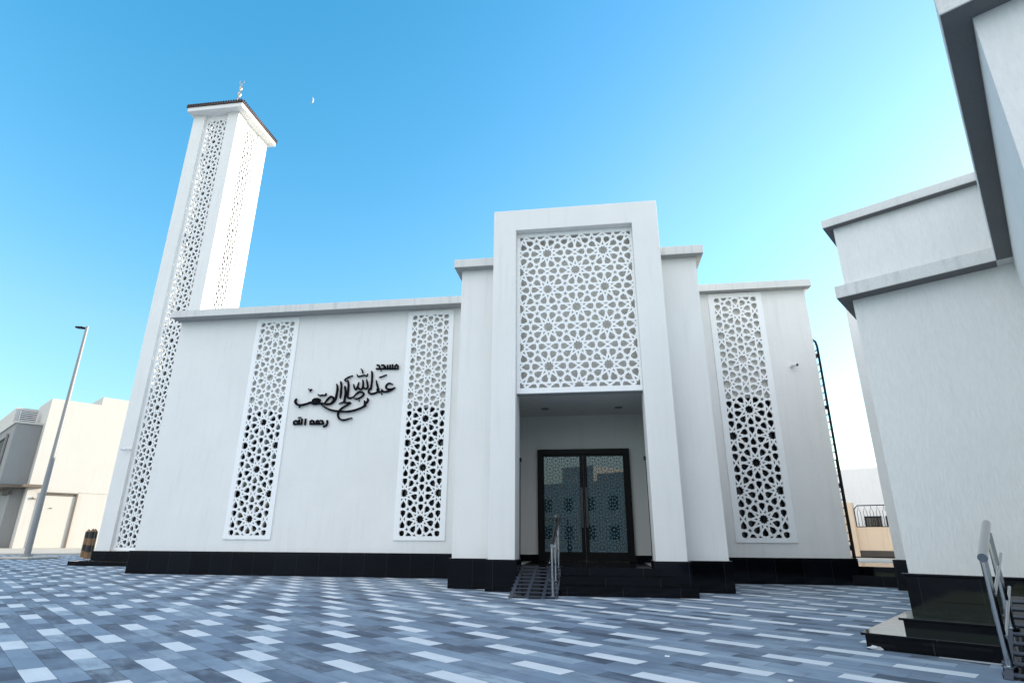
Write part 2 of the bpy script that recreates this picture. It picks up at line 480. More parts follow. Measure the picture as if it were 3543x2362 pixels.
def lattice_mesh(name, outer, holes, depth):
    """a slab (in its own XY plane, metres, measured from the outer rectangle's corner) pierced by the holes"""
    from mathutils.geometry import delaunay_2d_cdt
    x0, x1, y0, y1 = outer
    pts, fcs = [], []
    for poly in [[(x0, y0), (x1, y0), (x1, y1), (x0, y1)]] + holes:
        b = len(pts); pts += [Vector(p) for p in poly]; fcs.append(list(range(b, b+len(poly))))
    vo, eo, fo, _, _, of = delaunay_2d_cdt(pts, [], fcs, 0, 1e-5, True)
    tris = [f for f, src_ in zip(fo, of) if 0 in src_ and len(src_) == 1]
    n = len(vo); d = depth*K/2
    vs = [((p.x-x0)*K, (p.y-y0)*K, d) for p in vo] + [((p.x-x0)*K, (p.y-y0)*K, -d) for p in vo]
    fs, edge = [], {}
    for t_ in tris:
        a, b, c = [vo[q] for q in t_]
        if (b-a).cross(c-a) < 0: t_ = t_[::-1]
        fs.append(tuple(t_)); fs.append(tuple(q+n for q in t_[::-1]))
        for q in range(len(t_)):
            edge[(t_[q], t_[(q+1) % len(t_)])] = 1
    for (a, b) in edge:
        if (b, a) not in edge: fs.append((b, a, a+n, b+n))
    me = bpy.data.meshes.new(name); me.from_pydata(vs, [], fs); me.materials.append(M['screen'])
    return me

def hang_screen(name, me, fr, x, y, z, facing='-Y', depth=0.11):
    """stand the lattice mesh upright with its front face at y (or x) in survey units"""
    o = bpy.data.objects.new(name, me); COL.objects.link(o); o.parent = fr.o
    if facing == '-Y':
        o.rotation_euler = (R(90), 0, 0); p = Vector((x, y+depth/2, z))
    else:                                   # +X
        o.rotation_euler = (R(90), 0, R(90)); p = Vector((x-depth/2, y, z))
    o.location = (p - fr.base)*K
    return o

# ================================================================== setting
def sheet(name, poly, mat, z=0.0, rot=0.0):
    me = bpy.data.meshes.new(name)
    pts = [rotz((p[0], p[1], 0), -rot) for p in poly]
    me.from_pydata([(p[0]*K, p[1]*K, (p2[2] if len(p2) > 2 else z)*K) for p, p2 in zip(pts, poly)], [], [tuple(range(len(poly)))])
    me.materials.append(M[mat])
    o = bpy.data.objects.new(name, me); COL.objects.link(o); o.rotation_euler = (0, 0, rot)
    o['kind'] = 'structure'
    return o
sheet('ground', [(-3000, -3000), (3000, -3000), (3000, 3000), (-3000, 3000)], 'sand', -0.06)
PL = [(-80, 28.3), (-49.2, 43.9), (-29, 54.1), (14, 54.1), (30, 20), (30, -34), (-80, -34)]
sheet('plaza', PL[::-1], 'paving', 0.0, A2 + R(-3.2))
mb = MB()
kd = Vector((20.2, 10.2, 0)).normalized(); kn = Vector((-kd.y, kd.x, 0))
k0 = Vector((-80, 28.3, 0)); k1 = Vector((-29, 54.1, 0))
mb.prism([k0 - Vector((0,0,.05)), k0 + kn*0.25 - Vector((0,0,.05)), k0 + kn*0.25 + Vector((0,0,.12)), k0 + Vector((0,0,.12))], k1-k0)
o = mb.build('kerb', 'concrete'); o['kind'] = 'structure'
mb = MB()
p0, p1 = k0 + kn*0.25, k1 + kn*0.25
q0, q1 = p0 + kn*5, p1 + kn*5
up = Vector((0, 0, .37)); s0 = Vector((0, 0, .06))
mb.face([p0+s0, p1+s0, q1+up, q0+up]); mb.face([q0+up, q1+up, q1+kn*60+up, q0+kn*60+up])
o = mb.build('forecourt', 'concrete'); o['kind'] = 'structure'

# ================================================================== mosque
MQ = thing('mosque', 'white stucco mosque with a tall lattice portal, black granite plinth and low flat roof', 'building', (-0.4, 19.05, 0))
panel_win = (5.50, 7.27, 1.63, 11.62); panel_out = (5.27, 7.51, 1.46, 11.83)
YL, YR = 24.5, 24.2
def panel_holes(x): return (x-1.10, x+1.10, 1.52, 11.78)
LX = (-15.26, -7.445); RX = 6.39
mb = MB(); mb.wall_y(-20.6, -4.86, 0.0, 11.93, YL, 0.42, [panel_holes(x) for x in LX])
mb.box(-20.6, -4.9, YL+.425, 62.5, 0, 11.92)
wl_o = mb.build('prayer_hall_wall', 'stucco', MQ)
mb = MB(); mb.wall_y(4.03, 9.33, 0.0, 11.88, YR, 0.42, [panel_holes(RX)])
mb.box(4.03, 9.33, YR+.425, 62.4, 0, 11.87)
wr_o = mb.build('prayer_hall_wall', 'stucco', MQ)
# corner blocks either side of the porch, roof over it
for x0, x1 in ((-4.87, -3.05), (2.05, 4.05)):
    MB().box(x0, x1, 19.87, 27, 0, 11.56).build('corner_block', 'stucco', MQ)
mb = MB(); mb.box(-3.05, 2.05, 20.16, 27, 6.46, 11.55); mb.box(-2.615, 1.735, 19.80, 20.155, 6.52, 12.71); mb.build('portal_back_wall', 'plaster', MQ)
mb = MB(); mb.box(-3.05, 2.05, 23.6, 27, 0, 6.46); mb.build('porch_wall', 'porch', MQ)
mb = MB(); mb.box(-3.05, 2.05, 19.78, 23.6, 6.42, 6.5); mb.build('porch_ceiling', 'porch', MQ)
mb = MB()
out = [(-3.48, 19.05, 0), (-2.62, 19.05, 0), (-2.62, 19.05, 12.72), (1.74, 19.05, 12.72), (1.74, 19.05, 0), (2.685, 19.05, 0), (2.685, 19.05, 13.61), (-3.48, 19.05, 13.61)]
mb.prism(out, (0, 1.1, 0))
mb.box(-3.48, 2.685, 20.15, 21.4, 11.3, 13.6)
mb.build('portal_frame', 'stucco', MQ, bevel=0.02)
mb = MB(); mb.box(-2.62, 1.74, 19.52, 19.79, 6.376, 6.56); mb.build('lintel', 'soffit', MQ)
# cornices
def cornice(x0, x1, y0, y1, z0, z1, nm='cornice'):
    mb = MB(); mb.box(x0, x1, y0, y1, z0, z1); o = mb.build(nm, 'trim', MQ, bevel=0.015); return o
cornice(-20.76, -4.885, 23.88, 62.7, 11.92, 12.28)
cornice(4.07, 9.52, 23.84, 62.6, 11.865, 12.19)
mb = MB(); mb.box(-5.12, -3.485, 19.53, 27.2, 11.55, 11.885); mb.build('cornice', 'trim', MQ, bevel=.015)
mb = MB(); mb.box(2.69, 4.29, 19.53, 27.2, 11.55, 11.885); mb.build('cornice', 'trim', MQ, bevel=.015)
# grey undersides, darker than the cornices
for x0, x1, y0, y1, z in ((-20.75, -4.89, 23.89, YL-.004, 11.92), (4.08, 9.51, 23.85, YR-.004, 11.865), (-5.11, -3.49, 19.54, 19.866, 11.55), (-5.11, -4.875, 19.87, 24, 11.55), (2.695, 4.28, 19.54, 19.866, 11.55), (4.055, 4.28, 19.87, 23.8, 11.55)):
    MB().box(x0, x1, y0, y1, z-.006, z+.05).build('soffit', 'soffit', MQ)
# granite plinths
mb = MB(); mb.box(-20.78, -4.96, YL-.10, YL-.005, 0, .955); mb.box(-20.78, -20.605, YL-.004, 62.5, 0, .955); mb.build('plinth', 'granite', MQ, bevel=.012)
mb = MB(); mb.box(4.15, 9.50, YR-.10, YR-.005, 0, .925); mb.box(9.335, 9.50, YR-.005, 62.4, 0, .925); mb.build('plinth', 'granite', MQ, bevel=.012)
mb = MB(); mb.box(-4.965, -3.56, 19.79, 19.865, 0, .935); mb.box(-4.965, -4.875, 19.865, 24.4, 0, .935); mb.build('plinth', 'granite', MQ, bevel=.01)
mb = MB(); mb.box(2.775, 4.14, 19.79, 19.865, 0, .935); mb.box(4.055, 4.14, 19.865, 24.1, 0, .935); mb.build('plinth', 'granite', MQ, bevel=.01)
for x0, x1 in ((-3.565, -2.55), (1.67, 2.77)):
    mb = MB(); mb.box(x0, x1, 18.97, 20.15, 0, .938); mb.build('plinth', 'granite', MQ, bevel=.012)
for x0, x1 in ((-3.045, -2.32), (1.39, 2.045)):
    mb = MB(); mb.box(x0, x1, 23.52, 23.595, .735, .975); mb.build('porch_plinth', 'granite', MQ)
# star screens
hs = holes_for(panel_win, (RX, 6.625), .654, .667, True)
pm = lattice_mesh('lattice_screen', panel_out, hs, 0.11)
for x, y in ((LX[0], YL), (LX[1], YL), (RX, YR)):
    hang_screen('lattice_screen', pm, MQ, x-1.12, y-.05, 1.46, '-Y', .11)
    mb = MB(); mb.box(x-1.085, x+1.085, y+.24, y+.40, 1.54, 7.12)
    g = mb.build('window', 'glass', MQ)
    mb = MB()
    for zz in (1.54, 4.25, 7.06): mb.box(x-1.085, x+1.085, y+.18, y+.235, zz, zz+.09)
    for xx in (-1.085, -.035, 1.005): mb.box(x+xx, x+xx+.08, y+.175, y+.23, 1.54, 7.14)
    fo = mb.build('window_frame', 'bronze', MQ); fo.parent = g
    mb = MB(); mb.box(x-1.09, x+1.09, y+.15, y+.41, 7.16, 11.77); mb.build('recess_panel', 'plaster', MQ)
hp = holes_for((-2.50, 1.67, 6.57, 12.56), (-.414, 9.58), .649, .634, False)
sm = lattice_mesh('lattice_screen', (-2.615, 1.735, 6.38, 12.715), hp, 0.11)
hang_screen('lattice_screen', sm, MQ, -2.615, 19.35, 6.38, '-Y', .11)
# door
mb = MB(); mb.prism([(-2.31, 23.42, .735), (-2.09, 23.42, .735), (-2.09, 23.42, 4.79), (1.16, 23.42, 4.79), (1.16, 23.42, .735), (1.38, 23.42, .735), (1.38, 23.42, 5.01), (-2.31, 23.42, 5.01)], (0, .175, 0))
mb.build('door_frame', 'bronze', MQ, bevel=.015)
for x0, x1, hx in ((-2.09, -.475, -.56), (-.455, 1.16, -.37)):
    mb = MB(); st = .135; z0, z1 = .76, 4.785
    mb.box(x0, x0+st*(.3 if x0 < -1 else 1), 23.46, 23.54, z0, z1); mb.box(x1-st*(1 if x0 < -1 else .3), x1, 23.46, 23.54, z0, z1)
    xa, xb = x0+st*(.3 if x0 < -1 else 1), x1-st*(1 if x0 < -1 else .3)
    mb.box(xa, xb, 23.46, 23.54, z0, 1.08); mb.box(xa, xb, 23.46, 23.54, 4.72, z1)
    leaf = mb.build('door', 'bronze', MQ)
    mb = MB(); mb.face([(xa, 23.50, 1.08), (xb, 23.50, 1.08), (xb, 23.50, 4.72), (xa, 23.50, 4.72)])
    mb.face([(xb, 23.52, 1.08), (xa, 23.52, 1.08), (xa, 23.52, 4.72), (xb, 23.52, 4.72)])
    go = mb.build('glass', 'door_glass', MQ); go.parent = leaf
    mb = MB(); cxx = (xa+xb)/2
    for h in holes_for((xa+.01, xb-.01, 1.09, 4.71), (cxx, 2.9), .205, .205, True, .085):
        mb.face([(p[0], 23.492, p[1]) for p in h])
    fo = mb.build('frosted_pattern', 'film', MQ); fo.parent = leaf; fo['kind'] = 'stuff'
    mb = MB(); mb.box(hx-.055, hx+.055, 23.34, 23.40, 1.96, 3.49)
    for zz in (2.05, 3.36): mb.box(hx-.07, hx+.07, 23.36, 23.462, zz, zz+.06)
    ho = mb.build('handle', 'black', MQ, bevel=.01); ho.parent = leaf
for x0, x1, kx in ((-3.045, -2.975, -2.95), (1.975, 2.045, 1.95)):
    mb = MB(); mb.box(x0, x1, 21.3, 23.2, .735, 4.45); sd = mb.build('side_door', 'bronze', MQ)
    mb = MB(); mb.box(kx-.05, kx+.05, 22.9, 23.0, 4.46, 4.62); q = mb.build('hinge', 'black', MQ); q.parent = sd
for x, y in ((-1.848, 22.12), (1.013, 22.2)):
    mb = MB(); mb.tube([(x, y, 6.395), (x, y, 6.425)], .155, 20); mb.build('downlight', 'lens', MQ, smooth=True)
# porch floor, steps, ramp
mb = MB(); mb.box(-2.55, 1.67, 20.15, 23.6, 0, .735); mb.box(-1.17, 1.86, 18.95, 20.15, .02, .733); mb.build('porch_floor', 'granite_step', MQ)
mb = MB(); mb.box(-1.17, 2.77, 18.0, 18.49, 0, .215); mb.box(-1.18, 2.79, 17.97, 18.49, .215, .252); mb.box(1.9, 2.77, 18.49, 18.96, 0, .25); mb.build('step', 'granite_step', MQ)
mb = MB(); mb.box(-1.17, 2.345, 18.485, 18.96, .0, .462); mb.box(-1.18, 2.365, 18.455, 18.97, .462, .50); mb.build('step', 'granite_step', MQ)
mb = MB(); mb.box(-1.17, 1.84, 18.94, 18.965, .3, .698); mb.box(-1.18, 1.86, 18.915, 19.3, .70, .738); mb.build('step', 'granite_step', MQ)
rb = lambda y: .735*(y-17.1)/3.05
mb = MB(); mb.prism([(-2.54, 17.12, 0), (-2.54, 20.15, 0), (-2.54, 20.15, rb(20.15)-.005)], (1.36, 0, 0))
ramp = mb.build('ramp', 'granite_step', MQ)
mb = MB()
for x in (-2.52, -2.075, -1.62, -1.235):
    w = .095 if x < -1.3 else .06
    mb.prism([(x-.0, 17.08, -.004), (x, 20.1, rb(20.1)-.004), (x, 20.1, rb(20.1)+.010), (x, 17.08, .010)], (w, 0, 0))
for k in range(9):
    y = 17.2 + k*.33
    mb.prism([(-2.56, y, rb(y)-.002), (-2.56, y+.075, rb(y+.075)-.002), (-2.56, y+.075, rb(y+.075)+.014), (-2.56, y, rb(y)+.014)], (1.4, 0, 0))
g = mb.build('anti_slip_grid', 'grid', MQ); g.parent = ramp

def handrail(label, pts_rail, posts, rails, base, rot=0.0):
    f = thing('handrail', label, 'handrail', base, rot)
    MB().tube(pts_rail, .058, 16).build('rail', 'steel', f, smooth=True)
    for a, b in posts:
        m = MB(); m.tube([a, b], .044, 14); m.tube([a, (a[0], a[1], a[2]+.02)], .085, 16)
        m.build('post', 'steel', f, smooth=True)
    for pth in rails: MB().tube(pth, .022, 10).build('lower_rail', 'steel', f, smooth=True)
    return f
X0 = -1.30
handrail('stainless steel handrail beside the black ramp at the double glass door', [(X0, 17.22, 1.375), (X0, 20.6, 2.29)],
    [((X0, 17.3, rb(17.3)), (X0, 17.3, 1.39)), ((X0, 18.65, rb(18.65)), (X0, 18.65, 1.755)), ((X0, 20.0, rb(20.0)), (X0, 20.0, 2.12))],
    [[(X0-.08, 17.25, .93), (X0-.08, 20.1, 1.70)], [(X0-.08, 17.25, .48), (X0-.08, 20.1, 1.25)]], (X0, 18.6, 0))

# ------------------------------------------------------------------ name on the wall
LET = {
'name_calligraphy': ([(0.07,[(-9.082,8.247),(-9.234,8.305),(-9.35,8.27),(-9.407,8.17),(-9.372,8.066),(-9.257,8.028),(-9.111,8.044),(-8.962,8.106)]),(0.078,[(-8.961,8.094),(-9.107,8.0),(-9.279,7.932),(-9.454,7.911),(-9.561,7.95),(-9.598,8.038)]),(0.07,[(-9.554,7.944),(-9.69,7.907),(-9.783,7.956),(-9.828,8.066)]),(0.073,[(-9.901,8.465),(-9.859,8.316),(-9.799,8.138),(-9.749,8.005),(-9.808,7.905),(-10.01,7.838),(-10.16,7.851),(-10.219,7.917),(-10.221,8.034),(-10.183,8.106)]),(0.052,[(-9.772,8.597),(-9.604,8.65),(-9.413,8.724)]),(0.07,[(-10.167,8.926),(-10.123,8.769),(-10.111,8.472),(-10.116,8.192),(-10.122,8.031)]),(0.057,[(-10.988,8.317),(-10.944,8.174),(-10.865,8.048),(-10.801,8.154),(-10.762,8.286),(-10.738,8.409)]),(0.065,[(-10.769,8.227),(-10.706,8.107),(-10.611,8.055),(-10.531,8.161),(-10.524,8.337),(-10.562,8.516)]),(0.065,[(-10.513,8.219),(-10.437,8.108),(-10.345,8.085),(-10.288,8.183),(-10.317,8.331),(-10.378,8.534)]),(0.052,[(-10.872,8.789),(-10.808,8.685),(-10.688,8.699),(-10.57,8.722),(-10.474,8.733),(-10.392,8.689),(-10.342,8.8)]),(0.044,[(-10.698,9.053),(-10.623,8.966),(-10.585,8.821)]),(0.052,[(-11.067,8.736),(-11.289,8.654),(-11.416,8.568),(-11.431,8.509),(-11.337,8.473)]),(0.07,[(-11.29,8.517),(-11.237,8.301),(-11.221,8.006),(-11.229,7.786),(-11.182,7.682),(-11.066,7.662),(-10.917,7.727)]),(0.065,[(-10.935,7.699),(-10.788,7.87),(-10.646,7.947),(-10.492,7.905),(-10.453,7.801),(-10.59,7.677),(-10.777,7.613),(-10.908,7.64)]),(0.067,[(-11.633,8.468),(-11.58,8.253),(-11.569,7.928),(-11.57,7.664)]),(0.07,[(-11.406,8.241),(-11.345,7.951),(-11.353,7.629),(-11.372,7.441)]),(0.062,[(-11.601,7.397),(-11.434,7.465),(-11.252,7.44),(-11.054,7.435),(-11.211,7.329),(-11.408,7.219),(-11.543,7.09),(-11.602,6.942),(-11.562,6.769),(-11.443,6.664),(-11.257,6.642),(-11.084,6.684),(-10.905,6.725)]),(0.073,[(-11.817,8.343),(-11.758,8.14),(-11.771,7.846),(-11.799,7.642),(-11.889,7.498),(-12.059,7.41),(-12.27,7.404),(-12.414,7.469)]),(0.067,[(-12.32,7.446),(-12.178,7.646),(-12.039,7.754),(-11.918,7.703),(-11.892,7.58),(-11.991,7.466)]),(0.073,[(-12.363,7.424),(-12.487,7.45),(-12.668,7.444),(-12.848,7.425),(-12.978,7.493)]),(0.117,[(-12.928,7.579),(-12.814,7.635),(-12.661,7.631),(-12.594,7.582),(-12.708,7.521),(-12.81,7.488)]),(0.078,[(-12.795,7.488),(-12.98,7.505),(-13.215,7.435),(-13.453,7.389),(-13.64,7.411),(-13.754,7.505),(-13.774,7.609),(-13.735,7.705)]),(0.044,[(-13.192,8.154),(-13.102,8.101),(-13.024,8.137)]),(0.049,[(-13.105,8.122),(-13.093,8.009)]),(0.052,[(-12.685,7.878),(-12.587,7.819),(-12.443,7.836),(-12.32,7.826),(-12.282,7.914)]),(0.067,[(-12.464,7.383),(-12.251,7.241),(-11.966,7.118),(-11.599,7.051),(-11.179,7.026),(-10.828,7.075),(-10.541,7.168),(-10.371,7.255),(-10.332,7.34),(-10.378,7.515)]),(0.062,[(-10.228,7.626),(-10.212,7.51),(-10.277,7.411),(-10.353,7.37),(-10.324,7.311)])],[((-9.556,7.79),0.051),((-13.506,7.285),0.053),((-10.269,7.264),0.046),((-10.618,7.51),0.046)]),
'upper_word': ([(0.07,[(-9.959,9.032),(-8.931,8.995)]),(0.07,[(-9.029,8.993),(-9.045,9.133),(-8.975,9.197),(-8.896,9.128),(-8.886,8.987)]),(0.075,[(-9.171,9.213),(-9.15,9.018)]),(0.075,[(-9.289,9.199),(-9.269,9.022)]),(0.075,[(-9.414,9.192),(-9.389,9.026)]),(0.073,[(-9.709,9.197),(-9.579,9.189),(-9.523,9.121),(-9.59,9.025)]),(0.073,[(-9.927,9.211),(-9.829,9.189),(-9.775,9.085),(-9.785,9.032)])],[((-9.701,8.927),0.038)]),
'lower_words': ([(0.07,[(-13.734,6.503),(-13.313,6.5)]),(0.07,[(-13.719,6.503),(-13.738,6.618),(-13.66,6.665),(-13.559,6.643),(-13.522,6.505)]),(0.07,[(-13.484,6.713),(-13.452,6.52)]),(0.073,[(-13.345,6.739),(-13.333,6.518)]),(0.073,[(-13.166,6.735),(-13.165,6.457)]),(0.052,[(-13.541,6.801),(-13.399,6.803)]),(0.07,[(-12.935,6.492),(-12.25,6.483)]),(0.07,[(-12.901,6.485),(-12.92,6.609),(-12.842,6.661),(-12.753,6.619),(-12.716,6.493)]),(0.07,[(-12.611,6.49),(-12.62,6.616),(-12.554,6.643),(-12.496,6.585),(-12.478,6.488)]),(0.07,[(-12.443,6.641),(-12.328,6.627),(-12.271,6.529),(-12.318,6.495)]),(0.07,[(-12.096,6.644),(-12.076,6.524),(-12.108,6.411),(-12.25,6.352)])],[]),

}
SG = thing('wall_lettering', 'black raised Arabic lettering on the white wall between two lattice panels', 'lettering', (-10.8, YL, 7.3))
def catmull(pts, n=7):
    if len(pts) < 3: return pts
    P_ = [pts[0]] + list(pts) + [pts[-1]]; o = []
    for i in range(1, len(P_)-2):
        p0, p1, p2, p3 = [Vector(q) for q in P_[i-1:i+3]]
        for k in range(n):
            t_ = k/n
            o.append(0.5*((2*p1) + (p2-p0)*t_ + (2*p0-5*p1+4*p2-p3)*t_**2 + (3*p1-p0-3*p2+p3)*t_**3))
    o.append(Vector(pts[-1])); return [tuple(q) for q in o]
for nm, (strokes, dots) in LET.items():
    mb = MB(); cnt = 0
    callig = nm == 'name_calligraphy'
    for w, pts in strokes:
        pts = catmull(pts) if callig else pts
        yf = YL - .085 - .0022*cnt; cnt += 1
        n = len(pts); L, Rr = [], []
        for i, p in enumerate(pts):
            a, b = pts[max(i-1, 0)], pts[min(i+1, n-1)]
            d = Vector((b[0]-a[0], b[1]-a[1])).normalized(); nn = Vector((-d.y, d.x))
            if callig:
                e = min(i, n-1-i)/max(1, n*.16); ww = w*(.54*min(1, .45+.55*e))*(0.9 + .22*abs(d.x*.6 - d.y*.8))
            else:
                ww = w*.5
            mi = 1.0
            if 0 < i < n-1 and not callig:
                d1 = Vector((p[0]-a[0], p[1]-a[1])).normalized(); mi = 1/max(.5, abs(d1.dot(d)))
            q = Vector(p)
            if i == 0: q = q - d*w*.15
            if i == n-1: q = q + d*w*.15
            L.append(q + nn*ww*mi); Rr.append(q - nn*ww*mi)
        b0 = len(mb.v)
        for y in (yf, YL - .03):
            for a, b in zip(L, Rr): mb.v += [(a[0], y, a[1]), (b[0], y, b[1])]
        N2 = 2*n
        for i in range(n-1):
            a = b0+2*i
            mb.f += [(a, a+1, a+3, a+2), (a+N2, a+2+N2, a+3+N2, a+1+N2), (a, a+2, a+2+N2, a+N2), (a+1, a+1+N2, a+3+N2, a+3)]
        mb.f += [(b0, b0+N2, b0+1+N2, b0+1), (b0+N2-2, b0+N2-1, b0+2*N2-1, b0+2*N2-2)]
    for (x, z), r in dots:
        yf = YL - .085 - .0022*cnt; cnt += 1
        mb.prism([(x-r, yf, z), (x, yf, z-r), (x+r, yf, z), (x, yf, z+r)], (0, .05, 0))
    mb.build(nm, 'letter', SG)

# ------------------------------------------------------------------ security cameras
def bullet_cam(label, p, d, base):
    f = thing('security_camera', label, 'camera', base, 0, 'security cameras')
    d = Vector(d).normalized(); p = Vector(p)
    MB().tube([base, Vector(base)+Vector((0, -.05, 0))], .07, 14).build('mount', 'camera_white', f, smooth=True)
    MB().tube([Vector(base)+Vector((0, -.04, 0)), p - d*.05], .03, 10).build('arm', 'camera_white', f, smooth=True)
    MB().tube([p - d*.12, p + d*.12], .065, 16).build('body', 'camera_white', f, smooth=True)
    MB().tube([p + d*.12, p + d*.14], .058, 16).build('lens', 'black', f, smooth=True)
bullet_cam('small white security camera high on the right wing wall', (8.36, 23.98, 8.40), (.55, -.8, -.2), (8.30, YR, 8.40))
bullet_cam('small white security camera on the minaret wall beside its lattice strip', (-27.62, 30.38, 6.42), (-1, -.25, -.02), (-27.36, 30.6, 6.45))

# ------------------------------------------------------------------ ladder on the side wall
f = thing('cat_ladder', 'dark metal ladder fixed to the side of the right wing', 'ladder', (9.6, 24.85, 0))
for y in (24.75, 25.2):
    MB().tube([(9.36, y, 9.72), (9.50, y, 9.74), (9.62, y, 9.62), (9.66, y, 9.40), (9.66, y, .3)], .05, 8).build('side_rail', 'iron', f, smooth=True)
for k in range(29): MB().tube([(9.66, 24.75, .6+.31*k), (9.66, 25.25, .6+.31*k)], .022, 8).build('rung', 'iron', f)
for z in (1.3, 3.6, 6.75, 9.0):
    for y in (24.75, 25.25): MB().box(9.335 if z > .93 else 9.51, 9.66, y-.03, y+.03, z-.08, z+.08).build('bracket', 'iron', f)
mb = MB(); mb.tube([(9.56, 24.55, .3), (9.56, 24.55, 4.6)], .05, 10); mb.build('conduit', 'iron', f, smooth=True)

# ================================================================== minaret
MN = thing('minaret', 'tall square white minaret with lattice strips and a small brown hipped roof', 'minaret', (-26.4, 32.4, 0))
mx0, mx1, my0, my1, mt = -28.2, -24.63, 30.6, 34.35, 30.95
mb = MB()
for a, b in ((mx0, -27.3), (-25.48, mx1)):
    mb.box(a, b, my0, 31.6, .2, mt); mb.box(a, b, 33.17, my1, .2, mt)
mb.build('shaft', 'stucco', MN)
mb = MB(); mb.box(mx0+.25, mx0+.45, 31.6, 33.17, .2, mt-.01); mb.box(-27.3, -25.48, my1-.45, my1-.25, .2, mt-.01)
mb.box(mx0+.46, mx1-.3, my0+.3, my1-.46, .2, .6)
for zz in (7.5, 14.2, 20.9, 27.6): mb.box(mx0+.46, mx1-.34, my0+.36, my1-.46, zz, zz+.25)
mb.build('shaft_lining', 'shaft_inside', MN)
mb = MB(); mb.box(-27.3, -25.48, my0+.10, my0+.36, .6, .78); mb.build('sill', 'stucco', MN)
hm = holes_for((-27.13, -25.65, .95, 30.45), (-26.39, 13.35), .60, .672, True)
me = lattice_mesh('lattice_strip', (-27.298, -25.482, .79, 30.94), hm, 0.10)
hang_screen('lattice_strip', me, MN, -27.298, my0+.22, .79, '-Y', .10)
hm = holes_for((31.72, 33.05, .95, 30.45), (32.385, 13.35), .56, .672, True)
me = lattice_mesh('lattice_strip', (31.602, 33.168, .79, 30.94), hm, 0.08)
hang_screen('lattice_strip', me, MN, mx1-.09, 31.602, .79, '+X', .08)
mb = MB(); mb.box(mx0-.1, mx1+.1, my0-.1, my1+.1, .24, .76); mb.build('plinth', 'granite', MN, bevel=.012)
mb = MB(); mb.box(-29.05, mx1+.9, my0-.75, my1+.8, 0, .235); mb.build('plinth_step', 'granite_step', MN, bevel=.012)
mb = MB(); mb.box(mx0-.2, mx1+.52, my0-.52, my1+.3, 30.85, 31.18); mb.build('cornice', 'stucco', MN, bevel=.015)
mb = MB()
e = (mx0-.28, mx1+.6, my0-.6, my1+.38); zz = 31.185
rc = [(e[0], e[2]), (e[1], e[2]), (e[1], e[3]), (e[0], e[3])]; ap = (-26.25, 32.4, 32.25)
mb.box(e[0], e[1], e[2], e[3], zz, zz+.12)
for i in range(4):
    a, b = rc[i], rc[(i+1) % 4]
    mb.face([(a[0], a[1], zz+.125), (b[0], b[1], zz+.125), ap])
for i in range(22):                       # rounded tile ends along the eaves
    x = e[0] + (e[1]-e[0])*(i+.5)/22; mb.tube([(x, e[2]-.03, zz+.13), (ap[0]+(x-ap[0])*.45, e[2]+1.2, zz+.13+.56)], .07, 6)
    y = e[2] + (e[3]-e[2])*(i+.5)/22; mb.tube([(e[1]+.03, y, zz+.13), (e[1]-1.2, ap[1]+(y-ap[1])*.45, zz+.13+.56)], .07, 6)
mb.build('roof', 'roof', MN)
prof = [(32.2, .16), (32.6, .14), (32.7, .10), (33.2, .09), (33.35, .13), (33.55, .17), (33.75, .13), (33.85, .06), (34.05, .06), (34.15, .11), (34.3, .15), (34.45, .11), (34.52, .05), (34.65, .05), (34.75, .09), (34.87, .12), (35.0, .09), (35.08, .04), (35.3, .035)]
fx, fy = -26.33, 32.4
fin = MB().tube([(fx, fy, z) for z, r in prof], [r for z, r in prof], 14).build('finial', 'finial', MN, smooth=True)
mb = MB(); pts = []
for k in range(25):
    a = R(125 + 290*k/24); pts.append((fx+.20*math.cos(a), fy, 35.46+.20*math.sin(a)))
mb.tube(pts, [.008+.024*math.sin(math.pi*k/24) for k in range(25)], 8)
cr = mb.build('crescent', 'finial', MN, smooth=True); cr.parent = fin

# ================================================================== annexe on the right (street grid)
AN = thing('annexe_building', 'white building at the right edge with stepped cornices, black granite plinth and steps', 'building', (0.5, 12, 0), A2)
mb = MB(); mb.box(-2.48, .54, 14.9, 30, 0, 7.07); mb.build('lower_wall', 'stucco_rough', AN)
mb = MB(); mb.box(.52, 11, 6.955, 30.1, 0, 7.075); mb.build('bay_wall', 'stucco_rough', AN)
mb = MB(); mb.box(-2.575, .6, 14.85, 29.9, 7.38, 9.05); mb.build('upper_wall', 'stucco_rough', AN)
mb = MB(); mb.box(.62, 10.9, 7.3, 29.8, 7.381, 9.06); mb.build('upper_wall', 'stucco_rough', AN)
mb = MB()
led = [(-2.745, 14.53), (.25, 14.53), (.25, 6.67), (11.3, 6.67), (11.3, 30.4), (-2.745, 30.4)]
mb.prism([(p[0], p[1], 7.06) for p in led], (0, 0, .315)); mb.build('ledge', 'trim', AN, bevel=.015)
mb = MB()
led = [(-2.775, 14.65), (.45, 14.65), (.45, 7.1), (11.1, 7.1), (11.1, 30.2), (-2.775, 30.2)]
mb.prism([(p[0], p[1], 9.03) for p in led], (0, 0, .225)); mb.build('cornice', 'trim', AN, bevel=.015)
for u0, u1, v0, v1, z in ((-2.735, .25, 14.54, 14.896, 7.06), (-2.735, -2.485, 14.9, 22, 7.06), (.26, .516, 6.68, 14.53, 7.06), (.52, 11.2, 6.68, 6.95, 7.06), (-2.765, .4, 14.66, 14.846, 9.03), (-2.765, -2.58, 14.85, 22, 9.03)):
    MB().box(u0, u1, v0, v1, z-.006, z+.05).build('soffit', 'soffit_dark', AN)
mb = MB(); mb.box(-4.28, -2.3, 23.93, 32, 0, 10.2); mb.build('rear_wing_wall', 'stucco', AN)
mb = MB(); mb.box(-4.36, -2.3, 23.83, 23.925, 0, .96); mb.box(-4.36, -4.285, 23.925, 32, 0, .96); mb.build('plinth', 'granite', AN, bevel=.01)
